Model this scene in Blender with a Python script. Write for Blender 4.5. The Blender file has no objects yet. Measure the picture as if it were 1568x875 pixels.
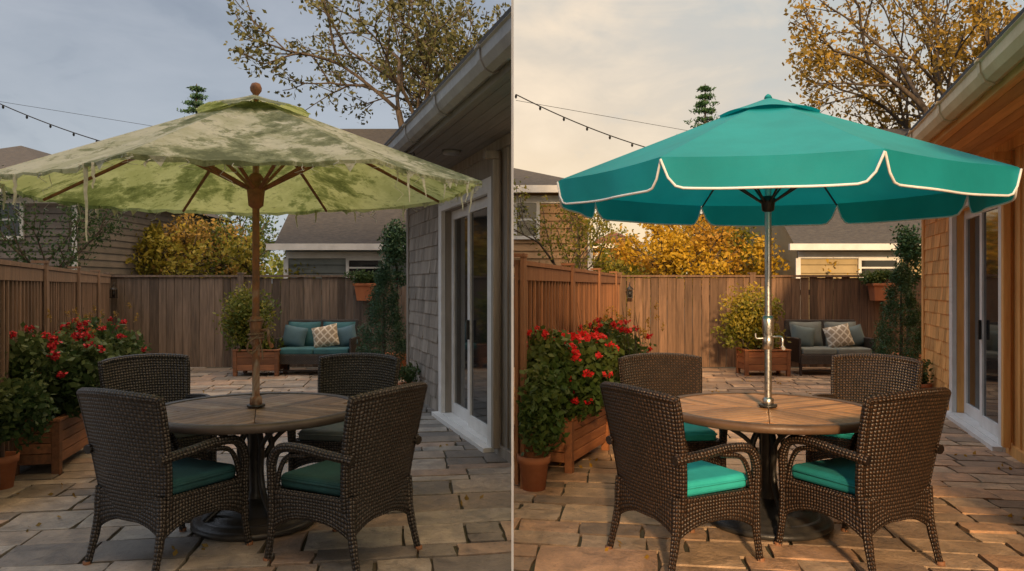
import bpy, bmesh, math, random
import numpy as np
from mathutils import Vector, Matrix
random.seed(7); rng=np.random.default_rng(7)
rad=math.radians
sc=bpy.context.scene
CLIP=[]   # (object, side) pieces that stop at the lot line x=0

# ------------------------------------------------------------------ mesh builder
class MB:
    def __init__(s): s.v=[];s.f=[];s.t=[];s.uv=[];s.sm=[]
    def add(s,vs,fs,tint=None,uvs=None,smooth=False):
        o=len(s.v); s.v+= [tuple(p) for p in vs]
        for k,f in enumerate(fs):
            s.f.append(tuple(i+o for i in f)); s.t.append(.5 if tint is None else tint)
            s.uv.append(uvs[k] if uvs else None); s.sm.append(smooth)
    def box(s,lo,hi,tint=None,M=None):
        x0,y0,z0=lo;x1,y1,z1=hi
        vs=[Vector(p) for p in [(x0,y0,z0),(x1,y0,z0),(x1,y1,z0),(x0,y1,z0),(x0,y0,z1),(x1,y0,z1),(x1,y1,z1),(x0,y1,z1)]]
        if M: vs=[M@p for p in vs]
        s.add(vs,[(0,3,2,1),(4,5,6,7),(0,1,5,4),(1,2,6,5),(2,3,7,6),(3,0,4,7)],tint)
    def prism(s,poly,z0,z1,tint=None):
        n=len(poly); vs=[(p[0],p[1],z0) for p in poly]+[(p[0],p[1],z1) for p in poly]
        fs=[tuple(range(n-1,-1,-1)),tuple(range(n,2*n))]+[(i,(i+1)%n,n+(i+1)%n,n+i) for i in range(n)]
        s.add(vs,fs,tint)
    def extr(s,prof,x0,x1,tint=None):  # profile in (y,z) extruded on x
        n=len(prof); vs=[(x0,p[0],p[1]) for p in prof]+[(x1,p[0],p[1]) for p in prof]
        s.add(vs,[tuple(range(n)),tuple(range(2*n-1,n-1,-1))]+[(i,n+i,n+(i+1)%n,(i+1)%n) for i in range(n)],tint)
    def tube(s,pts,rads,seg=8,tint=None,caps=True):
        pts=[Vector(p) for p in pts]
        if not hasattr(rads,'__len__'): rads=[rads]*len(pts)
        n=len(pts); vs=[];L=0;Ls=[]
        prev=None
        for i,p in enumerate(pts):
            d=(pts[min(i+1,n-1)]-pts[max(i-1,0)])
            if d.length<1e-9: d=Vector((0,0,1))
            d.normalize()
            if prev is None:
                a=d.orthogonal().normalized()
            else:
                a=(prev-d*prev.dot(d))
                a=a.normalized() if a.length>1e-6 else d.orthogonal().normalized()
            prev=a; b=d.cross(a)
            if i>0: L+=(p-pts[i-1]).length
            Ls.append(L)
            for k in range(seg):
                an=2*math.pi*k/seg
                vs.append(p+(a*math.cos(an)+b*math.sin(an))*rads[i])
        fs=[];uv=[]
        for i in range(n-1):
            for k in range(seg):
                k2=(k+1)%seg
                fs.append((i*seg+k,i*seg+k2,(i+1)*seg+k2,(i+1)*seg+k))
                c=2*math.pi*max(rads)/seg
                uv.append([(k*c,Ls[i]),((k+1)*c,Ls[i]),((k+1)*c,Ls[i+1]),(k*c,Ls[i+1])])
        s.add(vs,fs,tint,uv,True)
        if caps:
            s.add([vs[k] for k in range(seg)],[tuple(range(seg-1,-1,-1))],tint)
            s.add([vs[(n-1)*seg+k] for k in range(seg)],[tuple(range(seg))],tint)
    def lathe(s,prof,seg=32,c=(0,0,0),tint=None,smooth=True):
        vs=[];fs=[]
        for r,z in prof:
            for k in range(seg):
                a=2*math.pi*k/seg; vs.append((c[0]+r*math.cos(a),c[1]+r*math.sin(a),c[2]+z))
        for i in range(len(prof)-1):
            for k in range(seg):
                k2=(k+1)%seg; fs.append((i*seg+k,i*seg+k2,(i+1)*seg+k2,(i+1)*seg+k))
        s.add(vs,fs,tint,None,smooth)
    def grid(s,P,uvf=None,tint=None,smooth=True):
        n=len(P);m=len(P[0]); vs=[p for r in P for p in r]; fs=[];uv=[]
        for i in range(n-1):
            for j in range(m-1):
                fs.append((i*m+j,i*m+j+1,(i+1)*m+j+1,(i+1)*m+j))
                if uvf: uv.append([uvf(i,j),uvf(i,j+1),uvf(i+1,j+1),uvf(i+1,j)])
        s.add(vs,fs,tint,uv if uvf else None,smooth)
    def obj(s,name,mat,parent=None,bevel=0,clip=0,seg=2):
        me=bpy.data.meshes.new(name); me.from_pydata(s.v,[],s.f)
        a=me.attributes.new('tint','FLOAT','FACE'); a.data.foreach_set('value',s.t)
        if any(u for u in s.uv):
            l=me.uv_layers.new(name='UVMap'); k=0
            for fi,f in enumerate(s.f):
                for j in range(len(f)):
                    if s.uv[fi]: l.data[k].uv=s.uv[fi][j]
                    k+=1
        me.polygons.foreach_set('use_smooth',s.sm)
        me.materials.append(mat); me.update()
        o=bpy.data.objects.new(name,me); sc.collection.objects.link(o)
        if parent: o.parent=parent
        if bevel:
            b=o.modifiers.new('bevel','BEVEL'); b.width=bevel; b.segments=seg; b.limit_method='ANGLE'
        if clip: CLIP.append((o,clip))
        return o

def group(name,loc=(0,0,0),rz=0):
    e=bpy.data.objects.new(name,None); e.empty_display_size=.2
    e.location=loc if len(loc)==3 else (loc[0],loc[1],0); e.rotation_euler=(0,0,rz)
    sc.collection.objects.link(e); return e

def cr(pts,n=6):
    P=[Vector(p) for p in pts]; P=[P[0]*2-P[1]]+P+[P[-1]*2-P[-2]]; out=[]
    for i in range(1,len(P)-2):
        for k in range(n):
            t=k/n; a,b,c,d=P[i-1],P[i],P[i+1],P[i+2]
            out.append(.5*((2*b)+(c-a)*t+(2*a-5*b+4*c-d)*t*t+(3*b-a-3*c+d)*t**3))
    out.append(P[-2]); return out

# ------------------------------------------------------------------ materials
def base_mat(name):
    m=bpy.data.materials.new(name); m.use_nodes=True; nt=m.node_tree
    return m,nt,nt.nodes['Principled BSDF'],nt.nodes['Material Output']
def c4(c): return (c[0],c[1],c[2],1)
def mixc(nt,a,b,fac,mode='MIX'):
    n=nt.nodes.new('ShaderNodeMix'); n.data_type='RGBA'; n.blend_type=mode
    for sock,v in ((n.inputs[0],fac),(n.inputs[6],a),(n.inputs[7],b)):
        if hasattr(v,'links'): nt.links.new(v,sock)
        elif hasattr(v,'__len__'): sock.default_value=c4(v)
        else: sock.default_value=v
    return n.outputs[2]
def mrange(nt,v,a,b,c,d):
    n=nt.nodes.new('ShaderNodeMapRange'); nt.links.new(v,n.inputs[0])
    for i,x in enumerate((a,b,c,d)): n.inputs[1+i].default_value=x
    return n.outputs[0]
def mth(nt,op,a,b=None):
    n=nt.nodes.new('ShaderNodeMath'); n.operation=op
    for i,v in enumerate((a,b)):
        if v is None: continue
        if hasattr(v,'links'): nt.links.new(v,n.inputs[i])
        else: n.inputs[i].default_value=v
    return n.outputs[0]
def coords(nt,stretch=(1,1,1),kind='Object'):
    tc=nt.nodes.new('ShaderNodeTexCoord'); mp=nt.nodes.new('ShaderNodeMapping')
    nt.links.new(tc.outputs[kind],mp.inputs[0]); mp.inputs['Scale'].default_value=stretch
    return mp.outputs[0]
def noi(nt,vec,scale,detail=6,rough=.6,dist=0):
    n=nt.nodes.new('ShaderNodeTexNoise'); nt.links.new(vec,n.inputs['Vector'])
    n.inputs['Scale'].default_value=scale; n.inputs['Detail'].default_value=detail
    n.inputs['Roughness'].default_value=rough; n.inputs['Distortion'].default_value=dist
    return n.outputs['Fac']
def bump(nt,h,bs,strength,dist=.01):
    n=nt.nodes.new('ShaderNodeBump'); nt.links.new(h,n.inputs['Height'])
    n.inputs['Strength'].default_value=strength; n.inputs['Distance'].default_value=dist
    nt.links.new(n.outputs[0],bs.inputs['Normal'])
def attr(nt):
    a=nt.nodes.new('ShaderNodeAttribute'); a.attribute_name='tint'; return a.outputs['Fac']
def tinted(nt,col,amt):
    g=mrange(nt,attr(nt),0,1,1-amt,1+amt)
    cmb=nt.nodes.new('ShaderNodeCombineColor')
    for i in range(3): nt.links.new(g,cmb.inputs[i])
    return mixc(nt,col,cmb.outputs[0],1.0,'MULTIPLY')
def ramp(nt,f,cols,const=False):
    r=nt.nodes.new('ShaderNodeValToRGB'); nt.links.new(f,r.inputs[0])
    if const: r.color_ramp.interpolation='CONSTANT'
    els=r.color_ramp.elements; n=len(cols)
    els[0].position=0; els[0].color=c4(cols[0]); els[1].position=(n-1)/n if const else 1; els[1].color=c4(cols[-1])
    for i,c in enumerate(cols[1:-1]):
        e=els.new((i+1)/(n if const else n-1)); e.color=c4(c)
    return r.outputs[0]
def nm(name,c1,c2,scale=5,rough=.7,bmp=.2,bs=40,metal=0,tint=.3,stretch=(1,1,1),lo=.35,hi=.65,transl=0,bd=.01,c3=None,spec=.5,rvar=.1):
    m,nt,b,out=base_mat(name); vec=coords(nt,stretch)
    n1=noi(nt,vec,scale,4); f=mrange(nt,n1,lo,hi,0,1); col=mixc(nt,c1,c2,f)
    if c3:
        n3=noi(nt,vec,scale*.37,3,.6,.5); col=mixc(nt,col,c3,mrange(nt,n3,.52,.66,0,1))
    col=tinted(nt,col,tint); nt.links.new(col,b.inputs['Base Color'])
    n2=noi(nt,vec,bs,4)
    nt.links.new(mrange(nt,n2,.3,.7,rough-rvar,min(1,rough+rvar)),b.inputs['Roughness'])
    b.inputs['Metallic'].default_value=metal; b.inputs['Specular IOR Level'].default_value=spec
    if bmp: bump(nt,n2,b,bmp,bd)
    if transl:
        tr=nt.nodes.new('ShaderNodeBsdfTranslucent'); nt.links.new(col,tr.inputs[0])
        mx=nt.nodes.new('ShaderNodeMixShader'); mx.inputs[0].default_value=transl
        nt.links.new(b.outputs[0],mx.inputs[1]); nt.links.new(tr.outputs[0],mx.inputs[2]); nt.links.new(mx.outputs[0],out.inputs[0])
    return m
def stonemat(name,cols,stain):
    m,nt,b,out=base_mat(name); v=coords(nt)
    col=ramp(nt,attr(nt),cols,True)
    n1=noi(nt,v,7,6,.7,.4); n2=noi(nt,v,1.1,4,.6,.3); n3=noi(nt,v,38,5,.65)
    g=mixc(nt,(.55,.55,.55),(1.3,1.26,1.2),mrange(nt,n1,.32,.68,0,1)); col=mixc(nt,col,g,1.0,'MULTIPLY')
    col=mixc(nt,col,stain,mrange(nt,n2,.53,.70,0,.65))
    col=mixc(nt,col,(.06,.055,.045),mrange(nt,n3,.58,.72,0,.55))
    nt.links.new(col,b.inputs['Base Color']); nt.links.new(mrange(nt,n1,.3,.7,.38,.8),b.inputs['Roughness'])
    h=mth(nt,'ADD',mth(nt,'MULTIPLY',n1,.7),mth(nt,'MULTIPLY',n3,.3)); bump(nt,h,b,.9,.025)
    return m
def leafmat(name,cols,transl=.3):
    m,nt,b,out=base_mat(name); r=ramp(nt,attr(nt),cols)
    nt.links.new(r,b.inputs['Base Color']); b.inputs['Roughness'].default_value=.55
    b.inputs['Specular IOR Level'].default_value=.3
    if transl:
        tr=nt.nodes.new('ShaderNodeBsdfTranslucent'); nt.links.new(r,tr.inputs[0])
        mx=nt.nodes.new('ShaderNodeMixShader'); mx.inputs[0].default_value=transl
        nt.links.new(b.outputs[0],mx.inputs[1]); nt.links.new(tr.outputs[0],mx.inputs[2]); nt.links.new(mx.outputs[0],out.inputs[0])
    return m
def wickermat(name,dark,light,pitch=.02):
    m,nt,b,out=base_mat(name)
    tc=nt.nodes.new('ShaderNodeTexCoord'); sp=nt.nodes.new('ShaderNodeSeparateXYZ'); nt.links.new(tc.outputs['UV'],sp.inputs[0])
    k=math.pi/pitch
    nz=noi(nt,coords(nt),14,3); wob=mth(nt,'MULTIPLY',nz,.012)
    su=mth(nt,'SINE',mth(nt,'MULTIPLY',mth(nt,'ADD',sp.outputs[0],wob),k)); sv=mth(nt,'SINE',mth(nt,'MULTIPLY',mth(nt,'ADD',sp.outputs[1],wob),k))
    h=mth(nt,'ABSOLUTE',mth(nt,'MULTIPLY',su,sv))
    par=mrange(nt,mth(nt,'MULTIPLY',su,sv),-.3,.3,.45,1.0)
    f=mth(nt,'MULTIPLY',mrange(nt,h,.10,.8,0,1),mth(nt,'MULTIPLY',par,mrange(nt,nz,.3,.7,.45,1.2)))
    col=mixc(nt,dark,light,f); nt.links.new(col,b.inputs['Base Color'])
    b.inputs['Roughness'].default_value=.38
    bump(nt,h,b,.95,.007)
    return m
def glassdark(name,c=(.015,.017,.018)):
    m,nt,b,out=base_mat(name); b.inputs['Base Color'].default_value=c4(c); b.inputs['Roughness'].default_value=.05
    b.inputs['Specular IOR Level'].default_value=.7
    return m
def plain(name,c,rough=.5,metal=0,tint=.05): return nm(name,c,tuple(x*.82 for x in c),6,rough,.08,60,metal,tint)

def oldcanopy():
    m,nt,b,out=base_mat('faded_canopy_cloth'); v=coords(nt)
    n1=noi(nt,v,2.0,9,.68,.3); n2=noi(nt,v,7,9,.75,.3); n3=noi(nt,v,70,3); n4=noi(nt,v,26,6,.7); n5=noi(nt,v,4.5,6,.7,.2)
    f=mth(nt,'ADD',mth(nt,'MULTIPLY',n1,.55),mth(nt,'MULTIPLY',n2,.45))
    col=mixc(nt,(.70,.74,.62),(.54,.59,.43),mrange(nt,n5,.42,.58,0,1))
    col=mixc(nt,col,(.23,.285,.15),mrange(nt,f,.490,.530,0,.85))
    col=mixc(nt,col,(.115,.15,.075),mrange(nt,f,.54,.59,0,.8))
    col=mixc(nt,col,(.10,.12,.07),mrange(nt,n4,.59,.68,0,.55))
    nt.links.new(col,b.inputs['Base Color']); b.inputs['Roughness'].default_value=.9; bump(nt,mth(nt,'ADD',n3,mth(nt,'MULTIPLY',n2,2.)),b,.35,.006)
    tr=nt.nodes.new('ShaderNodeBsdfTranslucent'); nt.links.new(mixc(nt,col,(.85,.9,.42),1.0,'MULTIPLY'),tr.inputs[0])
    mx=nt.nodes.new('ShaderNodeMixShader'); mx.inputs[0].default_value=.45
    nt.links.new(b.outputs[0],mx.inputs[1]); nt.links.new(tr.outputs[0],mx.inputs[2]); nt.links.new(mx.outputs[0],out.inputs[0])
    return m
OLD=oldcanopy()
THREAD=nm('frayed_thread_cloth',(.62,.66,.56),(.42,.46,.36),30,.9,.2,60)
TEALC=nm('teal_canopy_cloth',(.006,.36,.42),(.004,.31,.36),3,.75,.15,220,0,.05,transl=.33,bd=.002)
TRIM=plain('white_trim',(.88,.91,.95),.6)
RUST=nm('rusty_pole',(.17,.10,.06),(.34,.14,.055),22,.75,.6,60,0,.2,c3=(.42,.37,.30),stretch=(1,1,.5))
RIBW=nm('weathered_rib',(.17,.08,.04),(.30,.13,.06),20,.7,.3,60)
ROPE=nm('rope',(.30,.22,.15),(.20,.13,.08),60,.9,.6,120)
STEEL=nm('brushed_steel',(.72,.72,.72),(.6,.6,.6),6,.34,.05,80,1,.05)
BLACK=nm('black_iron',(.022,.022,.023),(.045,.042,.038),12,.38,.15,80,0,.1,spec=.5)
BLACKP=plain('black_plastic',(.02,.02,.02),.4)
WHITE=nm('white_paint',(.78,.77,.74),(.66,.65,.62),4,.5,.08,60,0,.05)
POT=nm('terracotta',(.48,.18,.075),(.38,.13,.055),6,.8,.2,40)
SOIL=nm('soil',(.03,.02,.012),(.06,.04,.025),20,.95,.6,60)
SHING=nm('roof_shingle',(.045,.045,.048),(.075,.072,.07),9,.95,.5,50,stretch=(1,1,4))
BARK=nm('bark',(.05,.037,.026),(.11,.085,.062),14,.9,.8,40,stretch=(1,1,.3))
GLASS=glassdark('dark_glass')
PAL={}
PAL['L']=dict(  # left set: darker, greyed copies; the overcast gloom is put into base colours
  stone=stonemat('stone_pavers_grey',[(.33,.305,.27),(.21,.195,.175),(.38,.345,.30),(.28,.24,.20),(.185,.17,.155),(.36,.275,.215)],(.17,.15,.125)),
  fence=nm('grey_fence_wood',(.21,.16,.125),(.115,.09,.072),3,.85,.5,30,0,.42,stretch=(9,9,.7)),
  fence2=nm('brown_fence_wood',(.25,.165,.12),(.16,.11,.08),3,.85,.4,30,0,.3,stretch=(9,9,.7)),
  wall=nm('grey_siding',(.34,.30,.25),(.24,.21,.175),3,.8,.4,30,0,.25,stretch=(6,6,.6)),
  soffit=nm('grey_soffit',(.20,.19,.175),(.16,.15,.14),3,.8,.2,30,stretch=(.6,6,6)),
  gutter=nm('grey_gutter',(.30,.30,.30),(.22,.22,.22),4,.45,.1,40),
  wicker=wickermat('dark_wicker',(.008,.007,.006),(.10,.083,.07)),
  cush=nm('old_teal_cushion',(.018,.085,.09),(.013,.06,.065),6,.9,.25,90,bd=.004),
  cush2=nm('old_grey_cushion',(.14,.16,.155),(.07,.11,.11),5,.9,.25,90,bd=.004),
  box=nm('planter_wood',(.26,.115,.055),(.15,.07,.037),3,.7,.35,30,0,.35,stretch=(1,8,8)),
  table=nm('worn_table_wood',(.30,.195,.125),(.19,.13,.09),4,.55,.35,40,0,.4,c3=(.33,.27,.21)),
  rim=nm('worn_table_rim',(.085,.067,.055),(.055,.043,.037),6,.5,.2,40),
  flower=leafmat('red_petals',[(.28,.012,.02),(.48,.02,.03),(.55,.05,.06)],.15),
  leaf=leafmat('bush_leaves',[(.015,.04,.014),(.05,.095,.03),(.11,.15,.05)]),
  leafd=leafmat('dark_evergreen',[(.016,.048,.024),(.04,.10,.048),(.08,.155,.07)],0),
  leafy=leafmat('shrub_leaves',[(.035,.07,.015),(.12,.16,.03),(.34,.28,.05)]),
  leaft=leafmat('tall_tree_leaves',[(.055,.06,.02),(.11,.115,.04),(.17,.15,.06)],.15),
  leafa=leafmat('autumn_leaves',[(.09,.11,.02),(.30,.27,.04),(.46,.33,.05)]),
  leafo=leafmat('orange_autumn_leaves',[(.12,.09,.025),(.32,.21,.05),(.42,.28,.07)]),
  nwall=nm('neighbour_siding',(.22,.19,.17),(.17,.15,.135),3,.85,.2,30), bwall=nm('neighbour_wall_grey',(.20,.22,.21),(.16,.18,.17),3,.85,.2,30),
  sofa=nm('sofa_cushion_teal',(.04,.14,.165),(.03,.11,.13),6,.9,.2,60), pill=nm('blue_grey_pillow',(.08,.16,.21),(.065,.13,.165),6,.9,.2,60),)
PAL['R']=dict(  # right set: warmer, brighter copies with golden light worked into the colours
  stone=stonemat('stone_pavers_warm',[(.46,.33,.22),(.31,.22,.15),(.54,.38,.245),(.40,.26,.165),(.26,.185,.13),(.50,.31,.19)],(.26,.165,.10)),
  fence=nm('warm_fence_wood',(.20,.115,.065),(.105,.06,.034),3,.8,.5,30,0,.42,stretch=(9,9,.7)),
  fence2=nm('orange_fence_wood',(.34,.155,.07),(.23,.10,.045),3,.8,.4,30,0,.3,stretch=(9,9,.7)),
  wall=nm('lit_cedar_siding',(.82,.44,.14),(.64,.31,.09),3,.7,.4,30,0,.25,stretch=(6,6,.6)),  # cedar orange raised to carry golden light the sun does not give it
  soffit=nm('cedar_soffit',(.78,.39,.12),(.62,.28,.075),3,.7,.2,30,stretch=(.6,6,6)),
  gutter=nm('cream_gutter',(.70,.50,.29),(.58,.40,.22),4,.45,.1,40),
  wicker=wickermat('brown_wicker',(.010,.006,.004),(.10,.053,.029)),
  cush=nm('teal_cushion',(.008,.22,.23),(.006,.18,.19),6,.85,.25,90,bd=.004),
  cush2=nm('sunlit_teal_cushion',(.03,.50,.48),(.02,.42,.40),5,.85,.25,90,bd=.004),  # lighter copy of the teal cushion, sun on the seats painted in
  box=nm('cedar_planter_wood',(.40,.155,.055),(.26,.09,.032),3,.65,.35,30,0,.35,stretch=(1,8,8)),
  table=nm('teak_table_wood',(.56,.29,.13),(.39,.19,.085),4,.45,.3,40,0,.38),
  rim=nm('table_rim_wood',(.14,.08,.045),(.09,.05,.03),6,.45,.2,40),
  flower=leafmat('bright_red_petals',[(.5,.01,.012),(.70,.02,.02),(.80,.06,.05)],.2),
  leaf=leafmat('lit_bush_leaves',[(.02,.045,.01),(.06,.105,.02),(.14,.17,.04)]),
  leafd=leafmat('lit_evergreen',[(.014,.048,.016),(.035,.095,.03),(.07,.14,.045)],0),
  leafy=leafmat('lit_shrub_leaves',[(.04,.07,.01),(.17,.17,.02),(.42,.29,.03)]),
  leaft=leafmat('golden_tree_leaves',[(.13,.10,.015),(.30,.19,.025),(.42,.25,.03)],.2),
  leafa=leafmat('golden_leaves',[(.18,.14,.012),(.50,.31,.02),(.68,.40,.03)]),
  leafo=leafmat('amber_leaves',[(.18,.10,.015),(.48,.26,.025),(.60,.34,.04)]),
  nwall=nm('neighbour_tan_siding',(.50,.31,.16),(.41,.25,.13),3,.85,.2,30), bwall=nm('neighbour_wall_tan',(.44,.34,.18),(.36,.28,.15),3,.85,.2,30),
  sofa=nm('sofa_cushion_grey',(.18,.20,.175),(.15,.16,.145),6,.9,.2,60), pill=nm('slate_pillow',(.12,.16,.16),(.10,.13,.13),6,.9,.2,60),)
def patternmat():
    m,nt,b,out=base_mat('lattice_pillow'); v=coords(nt,(1,1,1))
    mp=nt.nodes.new('ShaderNodeMapping'); nt.links.new(v,mp.inputs[0]); mp.inputs['Rotation'].default_value=(0,rad(45),0)
    sp=nt.nodes.new('ShaderNodeSeparateXYZ'); nt.links.new(mp.outputs[0],sp.inputs[0])
    a=mth(nt,'ABSOLUTE',mth(nt,'SINE',mth(nt,'MULTIPLY',sp.outputs[0],34))); c=mth(nt,'ABSOLUTE',mth(nt,'SINE',mth(nt,'MULTIPLY',sp.outputs[2],34)))
    f=mth(nt,'GREATER_THAN',mth(nt,'MINIMUM',a,c),.38)
    nt.links.new(mixc(nt,(.66,.60,.49),(.34,.28,.20),f),b.inputs['Base Color']); b.inputs['Roughness'].default_value=.9
    return m
PATT=patternmat()

# ------------------------------------------------------------------ foliage
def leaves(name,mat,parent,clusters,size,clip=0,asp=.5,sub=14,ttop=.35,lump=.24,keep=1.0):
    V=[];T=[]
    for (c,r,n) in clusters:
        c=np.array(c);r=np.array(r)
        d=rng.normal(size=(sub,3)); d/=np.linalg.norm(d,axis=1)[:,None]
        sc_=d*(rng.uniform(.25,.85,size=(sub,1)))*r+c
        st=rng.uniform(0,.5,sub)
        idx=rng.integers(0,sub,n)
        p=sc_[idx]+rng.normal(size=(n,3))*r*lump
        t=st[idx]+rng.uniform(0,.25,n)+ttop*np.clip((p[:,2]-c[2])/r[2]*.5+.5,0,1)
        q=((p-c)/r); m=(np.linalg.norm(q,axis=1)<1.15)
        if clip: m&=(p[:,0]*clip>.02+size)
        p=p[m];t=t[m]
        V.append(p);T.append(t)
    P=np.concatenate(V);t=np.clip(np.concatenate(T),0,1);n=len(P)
    if n==0: return None
    a=rng.normal(size=(n,3));a/=np.linalg.norm(a,axis=1)[:,None]
    b=np.cross(a,rng.normal(size=(n,3)));b/=np.linalg.norm(b,axis=1)[:,None]
    s=size*rng.uniform(.6,1.3,(n,1)); a=a*s;b=b*s*asp
    verts=np.stack([P-a,P+b-a*.1,P+a,P-b-a*.1],1).reshape(-1,3)
    me=bpy.data.meshes.new(name)
    me.vertices.add(4*n); me.vertices.foreach_set('co',verts.ravel())
    me.loops.add(4*n); me.loops.foreach_set('vertex_index',np.arange(4*n,dtype=np.int32))
    me.polygons.add(n); me.polygons.foreach_set('loop_start',np.arange(0,4*n,4,dtype=np.int32))
    me.update(calc_edges=True)
    at=me.attributes.new('tint','FLOAT','FACE'); at.data.foreach_set('value',t.astype(np.float32))
    me.materials.append(mat); o=bpy.data.objects.new(name,me); sc.collection.objects.link(o); o.parent=parent
    return o

def tree(name,base,H,r0,mat,levels=4,kids=3,leafn=60,lsize=.09,clr=.5,clip=0,seed=1,spread=.55,fork=.35,lean=(0,0),asp=.5,bark=None,shrink=(.62,.82),up=.12,prob=.85):
    R=random.Random(seed); g=group(name,base); mb=MB(); tips=[]
    def grow(p,d,L,r,lv):
        pts=[p];q=p.copy();dd=d.copy()
        for k in range(4):
            dd=(dd+Vector((R.uniform(-1,1),R.uniform(-1,1),R.uniform(-.4,.7)))*(.10 if lv==0 else .17)).normalized()
            q=q+dd*L/4; pts.append(q.copy())
        mb.tube(pts,[r,r*.9,r*.8,r*.72,r*.66],7 if lv<2 else 4,caps=False)
        if lv>=levels-2:
            for k in (2,3,4): tips.append(pts[k])
        if lv<levels:
            n=kids+(1 if R.random()<.35 else 0)
            for i in range(n):
                at=pts[4] if i<2 else pts[R.choice([2,3])]
                ax=dd.orthogonal().normalized(); ax.rotate(Matrix.Rotation(R.uniform(0,1.2)+i*6.28/n,3,dd))
                nd=(dd+ax*R.uniform(.6,1.2)*spread+Vector((0,0,up))).normalized()
                grow(at,nd,L*R.uniform(*shrink),r*.60,lv+1)
    grow(Vector((0,0,0)),Vector((lean[0],lean[1],1)).normalized(),H*fork,r0,0)
    mb.obj('trunk_and_limbs',bark or BARK,g,clip=clip)
    cl=[(tuple(t),(clr*R.uniform(.6,1.2),)*3,int(leafn*R.uniform(.4,1.4))) for t in tips if R.random()<prob]
    if clip:
        ox=base[0]
        cl=[c for c in cl if (c[0][0]+ox)*clip>0.15]
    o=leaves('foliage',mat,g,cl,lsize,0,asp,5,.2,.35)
    if clip and o:
        CLIP.append((o,clip))
    return g

# ------------------------------------------------------------------ furniture
def chair(loc,ang,P,cushion):
    g=group('wicker_chair',loc,rad(ang-90)); W=P['wicker']
    mb=MB(); nu,nv=14,12
    def bp(u,v,off):
        hw=.235+.075*v+.012*math.sin(v*3.1)
        z=.27+.66*v+.022*(1-u*u)*v
        y=-.235-.015*math.sin(v*1.5)-.12*v**1.6+.07*abs(u)**2.4*(.4+.6*v)+off
        return Vector((u*hw,y,z))
    A=[[bp(-1+2*j/nu,i/nv,-.02) for j in range(nu+1)] for i in range(nv+1)]
    B=[[bp(-1+2*j/nu,i/nv,.02) for j in range(nu+1)] for i in range(nv+1)]
    uvf=lambda i,j:(j*.6/nu,i*.68/nv)
    mb.grid(A,uvf); mb.grid(B,uvf)
    edge=[bp(-1,i/nv,0) for i in range(nv+1)]+[bp(-1+2*j/nu,1,0) for j in range(1,nu+1)]+[bp(1,i/nv,0) for i in range(nv-1,-1,-1)]
    mb.tube(edge,.024,8)
    def apron(p0,p1,drop):
        p0=Vector(p0);p1=Vector(p1);n=12;G=[];G2=[];nr=4
        nrm=(p1-p0).cross(Vector((0,0,1))).normalized()*.015
        for k in range(nr+1):
            row=[];row2=[]
            for j in range(n+1):
                t=j/n; p=p0.lerp(p1,t); zl=.285-drop*abs(2*t-1)**2.5
                z=.40+(zl-.40)*k/nr
                row.append((p.x+nrm.x,p.y+nrm.y,z)); row2.append((p.x-nrm.x,p.y-nrm.y,z))
            G.append(row);G2.append(row2)
        uf=lambda i,j:(j*.55/n,i*.035)
        mb.grid(G,uf);mb.grid(G2,uf)
        mb.tube([(G[nr][j][0]-nrm.x,G[nr][j][1]-nrm.y,G[nr][j][2]) for j in range(n+1)],.016,6)
        mb.tube([(G[0][j][0]-nrm.x,G[0][j][1]-nrm.y,.40) for j in range(0,n+1,4)],.016,6)
    apron((-.27,.27,0),(.27,.27,0),.07);apron((.27,.27,0),(.25,-.24,0),.07)
    apron((.25,-.24,0),(-.25,-.24,0),.07);apron((-.25,-.24,0),(-.27,.27,0),.07)
    mb.grid([[(-.25,-.23,.385),(.25,-.23,.385)],[(-.26,.26,.385),(.26,.26,.385)]],lambda i,j:(j*.5,i*.5))
    for s in (-1,1):
        arm=cr([(s*.275,.315,.0),(s*.272,.285,.2),(s*.278,.275,.42),(s*.292,.262,.55),(s*.302,.20,.635),(s*.308,.06,.655),(s*.308,-.12,.64),(s*.285,-.285,.62)],5)
        mb.tube(arm,[.019]*5+[.023]*5+[.026]*(len(arm)-10),8)
        mb.tube(cr([(s*.27,.25,.40),(s*.285,.21,.52),(s*.298,.14,.60),(s*.305,.0,.625)],4),.014,6)
        mb.tube(cr([(s*.245,-.235,.42),(s*.25,-.25,.22),(s*.262,-.30,0)],4),[.026]*3+[.023]*3+[.019]*3,8)
    mb.obj('wicker_frame',W,g)
    ft=MB()
    for s in (-1,1):
        for x,y in ((.275,.315),(.262,-.30)): ft.lathe([(0,0),(.021,0),(.022,.03),(.0,.031)],10,(s*x,y,.001))
    ft.obj('feet_caps',RIBW,g)
    cu=MB(); cu.box((-.235,-.215,.402),(.235,.27,.485)); o=cu.obj('seat_cushion',cushion,g,.03,seg=4)
    cu=MB(); z=.455
    cu.tube([(-.235,-.2,z),(-.24,.25,z),(-.22,.272,z),(.22,.272,z),(.24,.25,z),(.235,-.2,z)],.006,5); cu.obj('cushion_piping',cushion,g)
    return g

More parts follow.
